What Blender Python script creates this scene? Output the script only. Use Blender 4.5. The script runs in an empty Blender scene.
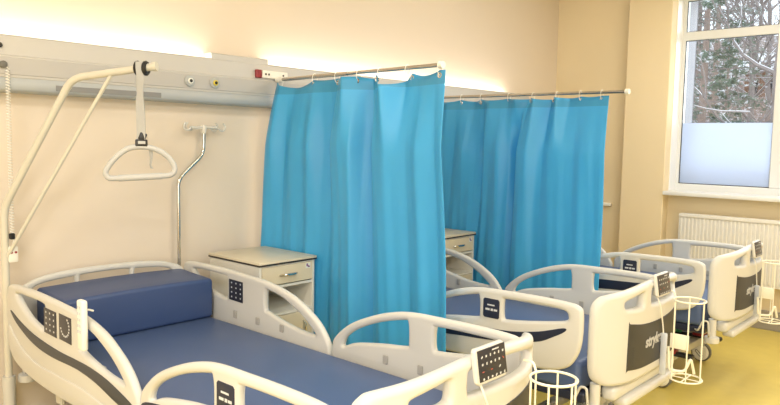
import bpy, bmesh, math, random
from mathutils import Vector, Matrix
random.seed(7)
SC = bpy.context.scene
COL = SC.collection
PI = math.pi

# ------------------------------------------------------------------ materials
def srgb(r, g, b):
    f = lambda c: (c / 12.92) if c <= 0.04045 else ((c + 0.055) / 1.055) ** 2.4
    return (f(r / 255), f(g / 255), f(b / 255), 1)

def mat(name, col, rough=0.5, metal=0.0, bump=0.0, bscale=200, var=0.0, vscale=4, coat=0.0, spec=0.5):
    m = bpy.data.materials.new(name); m.use_nodes = True
    nt = m.node_tree; b = nt.nodes['Principled BSDF']
    b.inputs['Base Color'].default_value = col
    b.inputs['Roughness'].default_value = rough
    b.inputs['Metallic'].default_value = metal
    b.inputs['Specular IOR Level'].default_value = spec
    if coat: b.inputs['Coat Weight'].default_value = coat
    tc = nt.nodes.new('ShaderNodeTexCoord')
    if var:
        n = nt.nodes.new('ShaderNodeTexNoise'); n.inputs['Scale'].default_value = vscale
        n.inputs['Detail'].default_value = 5
        nt.links.new(tc.outputs['Object'], n.inputs['Vector'])
        mx = nt.nodes.new('ShaderNodeMix'); mx.data_type = 'RGBA'
        mx.inputs['A'].default_value = tuple(c * (1 - var) for c in col[:3]) + (1,)
        mx.inputs['B'].default_value = tuple(min(1, c * (1 + var)) for c in col[:3]) + (1,)
        nt.links.new(n.outputs['Fac'], mx.inputs['Factor'])
        nt.links.new(mx.outputs['Result'], b.inputs['Base Color'])
    if bump:
        n2 = nt.nodes.new('ShaderNodeTexNoise'); n2.inputs['Scale'].default_value = bscale
        n2.inputs['Detail'].default_value = 3
        nt.links.new(tc.outputs['Object'], n2.inputs['Vector'])
        bp = nt.nodes.new('ShaderNodeBump'); bp.inputs['Strength'].default_value = bump
        bp.inputs['Distance'].default_value = 0.002
        nt.links.new(n2.outputs['Fac'], bp.inputs['Height'])
        nt.links.new(bp.outputs['Normal'], b.inputs['Normal'])
    return m

def emit(name, col, s):
    m = bpy.data.materials.new(name); m.use_nodes = True
    nt = m.node_tree; nt.nodes.clear()
    e = nt.nodes.new('ShaderNodeEmission'); o = nt.nodes.new('ShaderNodeOutputMaterial')
    e.inputs['Color'].default_value = col; e.inputs['Strength'].default_value = s
    nt.links.new(e.outputs[0], o.inputs[0]); return m

M = {}
M['wall'] = mat('wall_paint', srgb(228, 214, 195), 0.75, var=0.015, vscale=2, bump=0.05, bscale=150)
M['wall_end'] = mat('wall_paint_end', srgb(236, 217, 178), 0.75, var=0.015, vscale=2, bump=0.05, bscale=150)
M['ceiling'] = mat('ceiling_paint', srgb(238, 234, 222), 0.85, bump=0.03)
M['floor'] = mat('linoleum', srgb(213, 191, 98), 0.32, var=0.10, vscale=9, bump=0.02, bscale=300)
M['skirting'] = mat('skirting_vinyl', srgb(150, 142, 126), 0.5, var=0.03)
M['white'] = mat('white_paint', srgb(238, 236, 226), 0.4, var=0.01)
M['stonegrey'] = mat('outer_render', srgb(128, 126, 130), 0.85, var=0.04)
M['frame_white'] = mat('window_plastic', srgb(228, 228, 224), 0.35, var=0.01)
M['sill'] = mat('sill_white', srgb(240, 239, 234), 0.3, var=0.01)
M['bed'] = mat('bed_plastic', srgb(206, 204, 197), 0.38, var=0.012, bump=0.015, bscale=400)
M['bedgrey'] = mat('bed_steel_paint', srgb(204, 201, 190), 0.45, var=0.02)
M['navy'] = mat('mattress_cover', srgb(74, 93, 132), 0.45, var=0.03, vscale=6, bump=0.05, bscale=90)
M['navy_pillow'] = mat('pillow_cover', srgb(56, 76, 118), 0.42, var=0.03, vscale=6, bump=0.05, bscale=90)
M['stripe'] = mat('dark_stripe', srgb(58, 62, 68), 0.4, var=0.03)
M['slot'] = mat('navy_inlay', srgb(36, 42, 62), 0.4, var=0.03)
M['insert'] = mat('charcoal_inlay', srgb(52, 52, 54), 0.5, var=0.05, vscale=14)
M['key'] = mat('keypad_black', srgb(38, 40, 50), 0.3, var=0.02)
M['icon'] = mat('icon_pale', srgb(205, 208, 212), 0.5, var=0.01)
M['iconred'] = mat('icon_red', srgb(190, 90, 80), 0.5, var=0.01)
M['letter'] = mat('letter_grey', srgb(188, 188, 188), 0.5, var=0.01)
M['black'] = mat('black_plastic', srgb(30, 30, 32), 0.4, var=0.03)
M['rubber'] = mat('grey_rubber', srgb(110, 108, 102), 0.6, var=0.03)
M['chrome'] = mat('chrome', srgb(205, 203, 198), 0.12, metal=1.0, var=0.01)
M['rodsteel'] = mat('brushed_steel', srgb(190, 184, 174), 0.22, metal=1.0, var=0.02)
M['alu'] = mat('anodised_aluminium', srgb(196, 193, 188), 0.5, metal=0.15, var=0.01)
M['alu_band'] = mat('anodised_band', srgb(187, 184, 180), 0.5, metal=0.15, var=0.01)
M['alu_rail'] = mat('rail_metal', srgb(178, 182, 184), 0.5, metal=0.15, var=0.02)
M['alu_dark'] = mat('rail_insert', srgb(138, 138, 138), 0.5, metal=0.15, var=0.02)
M['cream_tube'] = mat('cream_tube', srgb(208, 204, 190), 0.35, var=0.01)
M['strap'] = mat('strap_webbing', srgb(178, 178, 176), 0.8, var=0.06, vscale=60, bump=0.3, bscale=400)
M['grip'] = mat('handle_grey', srgb(190, 190, 188), 0.5, var=0.02)
M['hook'] = mat('clear_hook', srgb(215, 212, 204), 0.2, var=0.01)
M['lamhpl'] = mat('cabinet_top', srgb(216, 204, 178), 0.35, var=0.03, vscale=8)
M['cabwhite'] = mat('cabinet_white', srgb(234, 230, 218), 0.4, var=0.01)
M['cabfront'] = mat('cabinet_front', srgb(226, 212, 182), 0.4, var=0.02)
M['edge'] = mat('cabinet_edge', srgb(48, 40, 36), 0.4, var=0.03)
M['rad'] = mat('radiator_enamel', srgb(234, 230, 220), 0.35, var=0.01)
M['clip'] = mat('clip_grey', srgb(172, 168, 160), 0.5, var=0.02)
M['red'] = mat('red_plastic', srgb(142, 34, 40), 0.35, var=0.02)
M['green'] = mat('green_plastic', srgb(40, 130, 85), 0.4, var=0.02)
M['orange'] = mat('orange_plastic', srgb(230, 140, 60), 0.4, var=0.02)
M['yellow'] = mat('yellow_plastic', srgb(216, 196, 70), 0.4, var=0.02)
M['purple'] = mat('purple_print', srgb(130, 90, 140), 0.5, var=0.02)
M['cable'] = mat('cable_white', srgb(238, 234, 226), 0.5, var=0.01)
M['basket'] = mat('basket_wire', srgb(240, 234, 212), 0.35, var=0.01)
M['holster'] = mat('holster_grey', srgb(196, 200, 206), 0.4, var=0.02)
M['tube_light'] = emit('lamp_tube', (1.0, 0.945, 0.875, 1), 28)

def curtain_mat(name, ztop):
    m = bpy.data.materials.new(name); m.use_nodes = True
    nt = m.node_tree; b = nt.nodes['Principled BSDF']; out = nt.nodes['Material Output']
    tc = nt.nodes.new('ShaderNodeTexCoord'); sep = nt.nodes.new('ShaderNodeSeparateXYZ')
    nt.links.new(tc.outputs['Object'], sep.inputs[0])
    gt = nt.nodes.new('ShaderNodeMath'); gt.operation = 'GREATER_THAN'; gt.inputs[1].default_value = ztop - 0.075
    nt.links.new(sep.outputs['Z'], gt.inputs[0])
    n = nt.nodes.new('ShaderNodeTexNoise'); n.inputs['Scale'].default_value = 5; n.inputs['Detail'].default_value = 4
    nt.links.new(tc.outputs['Object'], n.inputs['Vector'])
    m1 = nt.nodes.new('ShaderNodeMix'); m1.data_type = 'RGBA'
    m1.inputs['A'].default_value = srgb(68, 174, 230); m1.inputs['B'].default_value = srgb(78, 182, 236)
    nt.links.new(n.outputs['Fac'], m1.inputs['Factor'])
    m2 = nt.nodes.new('ShaderNodeMix'); m2.data_type = 'RGBA'
    m2.inputs['B'].default_value = srgb(66, 160, 208)
    nt.links.new(gt.outputs[0], m2.inputs['Factor']); nt.links.new(m1.outputs['Result'], m2.inputs['A'])
    nt.links.new(m2.outputs['Result'], b.inputs['Base Color'])
    b.inputs['Roughness'].default_value = 0.42
    # faint packing creases and cloth wrinkle
    n2 = nt.nodes.new('ShaderNodeTexNoise'); n2.inputs['Scale'].default_value = 7; n2.inputs['Detail'].default_value = 3
    n2.inputs['Distortion'].default_value = 0.6
    nt.links.new(tc.outputs['Object'], n2.inputs['Vector'])
    bp = nt.nodes.new('ShaderNodeBump'); bp.inputs['Strength'].default_value = 0.12; bp.inputs['Distance'].default_value = 0.02
    nt.links.new(n2.outputs['Fac'], bp.inputs['Height']); nt.links.new(bp.outputs['Normal'], b.inputs['Normal'])
    tr = nt.nodes.new('ShaderNodeBsdfTranslucent'); nt.links.new(m2.outputs['Result'], tr.inputs['Color'])
    mx = nt.nodes.new('ShaderNodeMixShader'); mx.inputs[0].default_value = 0.16
    nt.links.new(b.outputs[0], mx.inputs[1]); nt.links.new(tr.outputs[0], mx.inputs[2])
    nt.links.new(mx.outputs[0], out.inputs[0])
    return m

def glass_mat():
    m = bpy.data.materials.new('window_glass'); m.use_nodes = True
    nt = m.node_tree; nt.nodes.clear(); o = nt.nodes.new('ShaderNodeOutputMaterial')
    t = nt.nodes.new('ShaderNodeBsdfTransparent'); g = nt.nodes.new('ShaderNodeBsdfGlossy')
    t.inputs[0].default_value = (0.93, 0.95, 0.95, 1); g.inputs['Roughness'].default_value = 0.02
    f = nt.nodes.new('ShaderNodeFresnel'); f.inputs[0].default_value = 1.35
    mx = nt.nodes.new('ShaderNodeMixShader')
    nt.links.new(f.outputs[0], mx.inputs[0]); nt.links.new(t.outputs[0], mx.inputs[1]); nt.links.new(g.outputs[0], mx.inputs[2])
    nt.links.new(mx.outputs[0], o.inputs[0]); return m
M['glass'] = glass_mat()

def frost_mat():
    m = bpy.data.materials.new('frosted_film'); m.use_nodes = True
    nt = m.node_tree; nt.nodes.clear(); o = nt.nodes.new('ShaderNodeOutputMaterial')
    t = nt.nodes.new('ShaderNodeBsdfTranslucent'); d = nt.nodes.new('ShaderNodeBsdfDiffuse')
    t.inputs[0].default_value = (0.66, 0.70, 0.79, 1); d.inputs[0].default_value = (0.72, 0.76, 0.82, 1)
    n = nt.nodes.new('ShaderNodeTexNoise'); n.inputs['Scale'].default_value = 300
    bp = nt.nodes.new('ShaderNodeBump'); bp.inputs['Strength'].default_value = 0.1
    nt.links.new(n.outputs['Fac'], bp.inputs['Height']); nt.links.new(bp.outputs[0], d.inputs['Normal'])
    mx = nt.nodes.new('ShaderNodeMixShader'); mx.inputs[0].default_value = 0.25
    nt.links.new(t.outputs[0], mx.inputs[1]); nt.links.new(d.outputs[0], mx.inputs[2])
    nt.links.new(mx.outputs[0], o.inputs[0]); return m
M['frost'] = frost_mat()

# ------------------------------------------------------------------ mesh helpers
def finish(name, me, m, parent=None, smooth=True, angle=35):
    ms = m if isinstance(m, (list, tuple)) else [m]
    for x in ms: me.materials.append(x)
    if smooth:
        for p in me.polygons: p.use_smooth = True
        me.set_sharp_from_angle(angle=math.radians(angle))
    me.name = name
    o = bpy.data.objects.new(name, me); COL.objects.link(o)
    if parent: o.parent = parent
    return o

def obj(name, bm, m, parent=None, smooth=True, angle=35):
    me = bpy.data.meshes.new(name); bm.normal_update(); bm.to_mesh(me); bm.free()
    return finish(name, me, m, parent, smooth, angle)

def merge(bm, src, mi=0):
    vm = {v: bm.verts.new(v.co) for v in src.verts}
    for f in src.faces:
        try:
            nf = bm.faces.new([vm[v] for v in f.verts]); nf.material_index = mi
        except ValueError: pass
    src.free()

def box(bm, x0, x1, y0, y1, z0, z1, bev=0.0, seg=2, mi=0, mtx=None):
    b = bmesh.new()
    bmesh.ops.create_cube(b, size=1)
    for v in b.verts:
        v.co = Vector(((x0 + x1) / 2 + v.co.x * (x1 - x0), (y0 + y1) / 2 + v.co.y * (y1 - y0), (z0 + z1) / 2 + v.co.z * (z1 - z0)))
    if bev: bmesh.ops.bevel(b, geom=b.edges[:], offset=bev, segments=seg, affect='EDGES', profile=0.5)
    if mtx:
        for v in b.verts: v.co = mtx @ v.co
    merge(bm, b, mi)

def round_path(pts, r, n=6):
    pts = [Vector(p) for p in pts]; out = [pts[0]]
    for a, b, c in zip(pts, pts[1:], pts[2:]):
        d1 = (a - b); d2 = (c - b); rr = min(r, d1.length * 0.45, d2.length * 0.45)
        p0 = b + d1.normalized() * rr; p1 = b + d2.normalized() * rr
        for i in range(n + 1):
            t = i / n; out.append(p0 * (1 - t) ** 2 + b * 2 * t * (1 - t) + p1 * t * t)
    out.append(pts[-1]); return out

def tube(bm, pts, r, sides=12, closed=False, cap=True, mi=0):
    pts = [Vector(p) for p in pts]; n = len(pts); rings = []
    t0 = (pts[1] - pts[0]).normalized()
    nv = t0.orthogonal().normalized()
    for i in range(n):
        if closed: t = (pts[(i + 1) % n] - pts[i - 1]).normalized()
        elif i == 0: t = (pts[1] - pts[0]).normalized()
        elif i == n - 1: t = (pts[-1] - pts[-2]).normalized()
        else: t = (pts[i + 1] - pts[i - 1]).normalized()
        nv = (nv - t * nv.dot(t)).normalized(); bv = t.cross(nv)
        ri = r[i] if isinstance(r, (list, tuple)) else r
        rings.append([bm.verts.new(pts[i] + (nv * math.cos(2 * PI * k / sides) + bv * math.sin(2 * PI * k / sides)) * ri) for k in range(sides)])
    m = n if closed else n - 1
    for i in range(m):
        A = rings[i]; B = rings[(i + 1) % n]
        for k in range(sides):
            f = bm.faces.new((A[k], A[(k + 1) % sides], B[(k + 1) % sides], B[k])); f.material_index = mi
    if cap and not closed:
        bm.faces.new(rings[0][::-1]).material_index = mi; bm.faces.new(rings[-1]).material_index = mi

def ring(bm, c, r, tr, axis='Z', sides=8, n=28, mi=0):
    c = Vector(c); pts = []
    for i in range(n):
        a = 2 * PI * i / n; p = (math.cos(a) * r, math.sin(a) * r)
        pts.append(c + Vector({'Z': (p[0], p[1], 0), 'Y': (p[0], 0, p[1]), 'X': (0, p[0], p[1])}[axis]))
    tube(bm, pts, tr, sides, closed=True, mi=mi)

def lathe(bm, prof, c=(0, 0, 0), axis='Z', n=24, mi=0):
    c = Vector(c); rings = []
    for r, h in prof:
        rr = []
        for k in range(n):
            a = 2 * PI * k / n; p, q = math.cos(a) * r, math.sin(a) * r
            rr.append(bm.verts.new(c + Vector({'Z': (p, q, h), 'Y': (p, h, q), 'X': (h, p, q)}[axis])))
        rings.append(rr)
    for A, B in zip(rings, rings[1:]):
        for k in range(n):
            f = bm.faces.new((A[k], A[(k + 1) % n], B[(k + 1) % n], B[k])); f.material_index = mi
    bm.faces.new(rings[0][::-1]).material_index = mi; bm.faces.new(rings[-1]).material_index = mi
    bmesh.ops.recalc_face_normals(bm, faces=bm.faces[:])

def smooth_loop(pts, n=5):
    out = []; L = len(pts)
    for i in range(L):
        p0, p1, p2, p3 = (Vector(pts[(i + k) % L]) for k in (-1, 0, 1, 2))
        for j in range(n):
            t = j / n
            out.append(0.5 * ((2 * p1) + (p2 - p0) * t + (2 * p0 - 5 * p1 + 4 * p2 - p3) * t * t + (3 * p1 - p0 - 3 * p2 + p3) * t ** 3))
    return out

def outline(outer, holes, thick, bevel, fn, slices=None, smooth=5, res=3):
    """a flat outline with holes made into a solid slab with rounded edges; fn maps local (a, b, depth) to space"""
    cu = bpy.data.curves.new('outline', 'CURVE'); cu.dimensions = '2D'; cu.fill_mode = 'BOTH'
    for lp in [outer] + list(holes):
        pts = smooth_loop(lp, smooth) if smooth else [Vector(p) for p in lp]
        sp = cu.splines.new('POLY'); sp.points.add(len(pts) - 1); sp.use_cyclic_u = True
        for q, p in zip(sp.points, pts): q.co = (p[0], p[1], 0, 1)
    cu.extrude = max(0, thick / 2 - bevel); cu.bevel_depth = bevel; cu.bevel_resolution = res; cu.offset = -bevel
    ob = bpy.data.objects.new('outline', cu); COL.objects.link(ob)
    dg = bpy.context.evaluated_depsgraph_get(); dg.update()
    me = bpy.data.meshes.new_from_object(ob.evaluated_get(dg))
    bpy.data.objects.remove(ob); bpy.data.curves.remove(cu)
    bm = bmesh.new(); bm.from_mesh(me); bpy.data.meshes.remove(me)
    bmesh.ops.remove_doubles(bm, verts=bm.verts[:], dist=1e-5)
    for s in (slices or []):
        bmesh.ops.bisect_plane(bm, geom=bm.verts[:] + bm.edges[:] + bm.faces[:], plane_co=(s, 0, 0), plane_no=(1, 0, 0))
    for v in bm.verts: v.co = Vector(fn(*v.co))
    bmesh.ops.recalc_face_normals(bm, faces=bm.faces[:])
    for f in bm.faces: f.material_index = 0
    return bm

def text_bm(s, size, fn, extrude=0.001, bold=0.0, shear=0.0, slices=None):
    cu = bpy.data.curves.new('txt', 'FONT'); cu.body = s; cu.size = size; cu.extrude = extrude; cu.offset = bold
    cu.align_x = 'CENTER'; cu.align_y = 'CENTER'; cu.shear = shear
    ob = bpy.data.objects.new('txt', cu); COL.objects.link(ob)
    dg = bpy.context.evaluated_depsgraph_get(); dg.update()
    me = bpy.data.meshes.new_from_object(ob.evaluated_get(dg))
    bpy.data.objects.remove(ob); bpy.data.curves.remove(cu)
    bm = bmesh.new(); bm.from_mesh(me); bpy.data.meshes.remove(me)
    for s_ in (slices or []):
        bmesh.ops.bisect_plane(bm, geom=bm.verts[:] + bm.edges[:] + bm.faces[:], plane_co=(s_, 0, 0), plane_no=(1, 0, 0))
    for v in bm.verts: v.co = Vector(fn(*v.co))
    return bm

def tag(o, label, cat, group=None, kind=None):
    o['label'] = label; o['category'] = cat
    if group: o['group'] = group
    if kind: o['kind'] = kind
    return o

def thing(name, label, cat, loc=(0, 0, 0), group=None):
    o = bpy.data.objects.new(name, None); COL.objects.link(o); o.location = loc; o.empty_display_size = 0.1
    return tag(o, label, cat, group)

def struct(name, bm, m, smooth=False):
    o = obj(name, bm, m, None, smooth); o['kind'] = 'structure'; return o

def dup(root, loc, label):
    r = root.copy(); COL.objects.link(r); r.location = loc; r['label'] = label
    for ch in list(root.children):
        c = ch.copy(); COL.objects.link(c); c.parent = r
        for g in list(ch.children):
            d = g.copy(); COL.objects.link(d); d.parent = c
    return r

# ------------------------------------------------------------------ room shell
XW = 6.90      # window wall
bm = bmesh.new(); box(bm, -1.8, XW + 0.5, -6.6, 0.2, -0.1, 0); struct('floor', bm, M['floor'])
bm = bmesh.new(); box(bm, -1.8, XW + 0.5, -6.6, 0.2, 3.3, 3.4); struct('ceiling', bm, M['ceiling'])
bm = bmesh.new(); box(bm, -1.8, XW + 0.3, 0, 0.2, 0, 3.3); struct('wall_head', bm, M['wall'])
bm = bmesh.new(); box(bm, -1.8, XW + 0.5, -6.8, -6.6, 0, 3.3); struct('wall_back', bm, M['wall'])
bm = bmesh.new(); box(bm, -2.0, -1.8, -6.8, 0.2, 0, 3.3); struct('wall_left', bm, M['wall'])
# window wall: plain strip, pillar, wall below the sill, wall above and beyond the window
WY0, WY1, WZ0, WZ1 = -1.267, -3.70, 1.175, 3.1
bm = bmesh.new()
box(bm, XW, XW + 0.3, -0.84, 0.0, 0, 3.3)
box(bm, XW, XW + 0.3, WY1, WY0, 0, WZ0)
box(bm, XW, XW + 0.3, WY1, WY0, WZ1, 3.3)
box(bm, XW, XW + 0.3, -6.6, WY1, 0, 3.3)
box(bm, XW, XW + 0.3, WY0 + .0, -0.84, 0, 3.3)
struct('wall_window', bm, M['wall_end'])
bm = bmesh.new(); box(bm, 6.77, XW + 0.01, WY0, -0.84, 0, 3.3, 0.006, 1); struct('trim_pillar', bm, M['wall_end'])
bm = bmesh.new()
box(bm, 6.735, 7.07, WY1 - 0.05, WY0 - 0.004, WZ0 - 0.010, WZ0 + 0.028, 0.008, 2); struct('trim_sill', bm, M['sill'], True)
bm = bmesh.new(); box(bm, 6.90, 7.07, WY0 - 0.006, WY0, WZ0 + 0.02, WZ1); struct('trim_reveal', bm, M['sill'])
bm = bmesh.new()
box(bm, 6.86, XW, WY1, WY0, 0, 0.17, 0.004, 1); box(bm, 6.86, XW, -0.84, -0.02, 0, 0.17, 0.004, 1)
box(bm, 6.735, 6.77, WY0 - .0, -0.84, 0, 0.17, 0.004, 1)
struct('baseboard_window', bm, M['skirting'])
bm = bmesh.new(); box(bm, -1.8, XW, -0.02, 0, 0, 0.12, 0.004, 1); struct('baseboard_head', bm, M['skirting'])

bm = bmesh.new(); box(bm, 7.145, 7.38, -1.30, -1.20, 1.1, 3.3); struct('trim_outer_reveal', bm, M['stonegrey'])
# window: frame, transom, mullion, sashes, panes, frosted film
XG = 7.10
GY0, GY1 = -1.297, -2.115            # left pane edges
GZ0, GF, GT0, GT1 = 1.267, 1.863, 2.66, 2.742
win = bpy.data.objects.new('window_1', None); COL.objects.link(win); win.location = (XG, GY0, WZ0); win['kind'] = 'structure'
def W(bm): # into window-local space
    for v in bm.verts: v.co -= win.location
    return bm
MW = 0.13
bm = bmesh.new()
box(bm, 7.0600, 7.1400, WY0, GY0 + 0.0, WZ0, WZ1, 0.006, 1)
box(bm, 7.0600, 7.1400, WY1, GY0, WZ0, GZ0, 0.006, 1)
box(bm, 7.0600, 7.1400, WY1, GY0, 3.04, WZ1, 0.006, 1)
for y in (GY1, GY1 - MW - 0.818):
    box(bm, 7.0550, 7.1400, y - MW, y, GZ0, 3.04, 0.006, 1)
box(bm, 7.0600, 7.1400, WY1, GY0, GT0, GT1, 0.006, 1)
obj('window_frame', W(bm), M['frame_white'], win)
panes = []
ya = GY0
for k in range(2):
    a = GY0 - k * (0.818 + MW); b = a - 0.818
    for z0, z1 in ((GZ0, GT0), (GT1, 3.04)):
        bm = bmesh.new(); box(bm, 7.0960, 7.1020, b, a, z0, z1); obj('pane', W(bm), M['glass'], win, False)
        bm = bmesh.new()
        g = 0.006
        for q in ((b, b + g, z0, z1), (a - g, a, z0, z1), (b, a, z0, z0 + g), (b, a, z1 - g, z1)):
            box(bm, 7.0820, 7.0960, *q)
        obj('gasket', W(bm), M['black'], win, False)
    bm = bmesh.new(); box(bm, 7.0885, 7.0915, b + 0.006, a - 0.006, GZ0 + 0.006, GF); obj('frosted_film', W(bm), M['frost'], win, False)

# radiator below the window
rad = thing('radiator', 'white ribbed panel radiator on the wall below the window', 'radiator', (6.80, -2.2, 0.40))
R0, R1, RZ0, RZ1 = -1.44 + 2.2, -3.0 + 2.2, 0.0, 0.60
bm = bmesh.new()
n = 46; pw = (R0 - R1) / n
for side in (-1,):
    cols = []
    for i in range(n):
        y = R0 - i * pw
        for t, d in ((0.0, 0), (0.22, 0), (0.34, 0.012), (0.66, 0.012), (0.78, 0), ):
            cols.append((y - t * pw, -0.040 - d))
    cols.append((R1, -0.040))
    zs = [RZ0 + 0.02, RZ0 + 0.045, RZ1 - 0.05, RZ1 - 0.03]
    grid = []
    for j, z in enumerate(zs):
        k = 0.2 if j in (0, 3) else 1
        grid.append([bm.verts.new((-0.04 + (x + 0.04) * k, y, z)) for y, x in cols])
    for A, B in zip(grid, grid[1:]):
        for i in range(len(cols) - 1): bm.faces.new((A[i], B[i], B[i + 1], A[i + 1]))
box(bm, -0.0385, 0.02, R1, R0, RZ0, RZ1 - 0.004, 0.004, 1)
obj('panel', bm, M['rad'], rad, True, 25)
bm = bmesh.new(); box(bm, -0.056, 0.035, R1 - 0.004, R0 + 0.004, RZ1 - 0.03, RZ1, 0.003, 1)
for i in range(60):
    y = R0 - 0.02 - i * (R0 - R1 - 0.04) / 60
    box(bm, -0.035, 0.02, y - 0.014, y - 0.004, RZ1 - 0.001, RZ1 + 0.002)
obj('top_grille', bm, M['rad'], rad)
for s in (R0, R1):
    bm = bmesh.new(); box(bm, -0.05, 0.03, s - 0.003, s + 0.003, RZ0 + 0.01, RZ1 - 0.02, 0.001, 1); obj('side_cover', bm, M['rad'], rad)
for y in (R0 - 0.2, R1 + 0.2):
    bm = bmesh.new(); box(bm, 0.02, 0.0995, y - 0.03, y + 0.03, 0.05, 0.5); obj('wall_bracket', bm, M['rad'], rad)

# ------------------------------------------------------------------ bed-head supply unit along the head wall
hu = thing('bed_head_unit', 'long grey aluminium supply rail unit on the wall above the bed heads', 'medical wall unit', (0, 0, 1.84))
HX0, HX1 = -1.2, 6.2
def prof_x(pr, x0, x1):
    bm = bmesh.new()
    A = [bm.verts.new((x0, y, z - 1.84)) for y, z in pr]; B = [bm.verts.new((x1, y, z - 1.84)) for y, z in pr]
    n = len(pr)
    for i in range(n): bm.faces.new((A[i], B[i], B[(i + 1) % n], A[(i + 1) % n]))
    bm.faces.new(A); bm.faces.new(B[::-1]); bmesh.ops.recalc_face_normals(bm, faces=bm.faces[:])
    return bm
obj('body', prof_x([(0, 1.90), (-0.085, 1.90), (-0.100, 1.915), (-0.100, 2.018), (-0.094, 2.022), (-0.085, 2.112), (-0.080, 2.122), (-0.076, 2.122), (-0.076, 2.05), (-0.01, 2.05), (-0.01, 2.10), (0, 2.10)], HX0, HX1), M['alu'], hu, True, 20)
obj('front_band', prof_x([(-0.098, 1.925), (-0.104, 1.928), (-0.104, 2.008), (-0.098, 2.011)], HX0, HX1), M['alu_band'], hu, True, 20)
obj('equipment_rail', prof_x([(0, 1.842), (-0.075, 1.842), (-0.098, 1.848), (-0.106, 1.858), (-0.105, 1.890), (-0.102, 1.899), (-0.097, 1.912), (0, 1.912)], HX0, HX1), M['alu_rail'], hu, True, 50)
obj('rail_cover', prof_x([(-0.10, 1.858), (-0.109, 1.860), (-0.109, 1.887), (-0.10, 1.890)], 1.535, 2.125), M['alu_dark'], hu)
obj('end_block', prof_x([(-0.003, 2.06), (-0.079, 2.06), (-0.082, 2.115), (-0.079, 2.150), (-0.07, 2.156), (-0.003, 2.156)], 2.482, 2.915), M['alu'], hu, True, 20)
for x0, x1 in ((-0.6, 2.46), (2.94, 5.85)):
    bm = bmesh.new(); tube(bm, [(x0, -0.045, 0.225), (x1, -0.045, 0.225)], 0.013, 10); obj('lamp_tube', bm, M['tube_light'], hu)
for x, m in ((2.312, 'white'), (2.486, 'yellow')):
    bm = bmesh.new(); lathe(bm, [(0.034, -0.104), (0.034, -0.110), (0.028, -0.116), (0.024, -0.116)], (x, 0, 0.13), 'Y')
    o = obj('gas_outlet', bm, M['alu_rail'], hu); o['label'] = 'round gas outlet with a ' + m + ' collar'
    bm = bmesh.new(); lathe(bm, [(0.017, -0.114), (0.017, -0.122), (0.012, -0.124)], (x, 0, 0.13), 'Y'); obj('collar', bm, M[m], o)
    bm = bmesh.new(); lathe(bm, [(0.010, -0.122), (0.010, -0.126)], (x, 0, 0.13), 'Y', 12); obj('bore', bm, M['black'], o)
bm = bmesh.new(); box(bm, 2.80, 2.843, -0.112, -0.09, 0.188, 0.240, 0.003, 1); o = obj('socket', bm, M['red'], hu); o['label'] = 'red socket'
bm = bmesh.new(); box(bm, 2.85, 3.06, -0.110, -0.09, 0.19, 0.24, 0.003, 1); o = obj('socket', bm, M['white'], hu)
for x in (2.875, 2.90, 3.02):
    bm = bmesh.new(); lathe(bm, [(0.007, -0.109), (0.007, -0.112)], (x, 0, 0.215), 'Y', 10); obj('socket_hole', bm, M['black'], o)
bm = bmesh.new(); lathe(bm, [(0.013, -0.086), (0.013, -0.104), (0.009, -0.108)], (1.275, 0, 0.225), 'Y', 16); obj('knob', bm, M['black'], hu)
bm = bmesh.new(); lathe(bm, [(0.018, -0.10), (0.018, -0.118), (0.010, -0.122)], (1.285, 0, 0.132), 'Y', 16); obj('call_socket', bm, M['rubber'], hu)

# nurse call handset on a coiled cord
nc = thing('nurse_call_handset', 'small white call handset with red marks hanging on a coiled cord beside the pole', 'call handset', (1.303, -0.112, 1.03))
bm = bmesh.new(); pts = []
for i in range(60 * 8):
    a = 2 * PI * i / 8; z = 0.92 - 0.83 * i / 480; pts.append((0.009 * math.cos(a), 0.009 * math.sin(a), z))
tube(bm, [(-0.018, -0.005, 0.94)] + pts + [(0, 0, 0.06)], 0.0027, 5); obj('coiled_cord', bm, M['cable'], nc)
bm = bmesh.new(); box(bm, -0.022, 0.022, -0.012, 0.012, -0.03, 0.05, 0.006, 2); hs = obj('handset', bm, M['white'], nc)
bm = bmesh.new()
bm.free()
for x in (-0.010, 0.010):
    bm = bmesh.new(); lathe(bm, [(0.006, -0.0118), (0.006, -0.014)], (x, 0, 0.02), 'Y', 10); obj('button', bm, M['red'], hs)
bm = bmesh.new(); box(bm, -0.014, 0.010, -0.012, 0.010, 0.085, 0.115, 0.004, 1); obj('clip', bm, M['black'], nc)

# ------------------------------------------------------------------ beds
HR = [(-.165, .90), (-.33, .908), (-.53, .908), (-.74, .900), (-.94, .888), (-1.12, .852), (-1.25, .795), (-1.34, .735), (-1.40, .66), (-1.415, .60), (-1.40, .545), (-1.34, .51),
      (-1.1, .485), (-.80, .475), (-.55, .478), (-.31, .50), (-.185, .54), (-.125, .63), (-.115, .75), (-.125, .86)]
HR_A = [(-.25, .868), (-.40, .872), (-.555, .868), (-.575, .85), (-.575, .765), (-.56, .745), (-.43, .765), (-.33, .80), (-.25, .845)]
HR_B = [(-.915, .835), (-.94, .845), (-1.06, .822), (-1.2, .762), (-1.29, .70), (-1.295, .682), (-1.16, .688), (-1.02, .712), (-.94, .732), (-.915, .745)]
FR = [(-1.425, .66), (-1.45, .71), (-1.54, .782), (-1.66, .838), (-1.785, .880), (-1.91, .903), (-2.09, .909), (-2.25, .911), (-2.385, .908), (-2.445, .897), (-2.466, .86), (-2.462, .72), (-2.43, .635),
      (-2.38, .59), (-2.28, .565), (-2.0, .545), (-1.7, .53), (-1.5, .53), (-1.435, .57)]
FR_A = [(-1.50, .682), (-1.525, .722), (-1.60, .772), (-1.73, .826), (-1.87, .862), (-1.898, .856), (-1.902, .77), (-1.886, .750), (-1.74, .730), (-1.58, .70), (-1.51, .672)]
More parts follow.
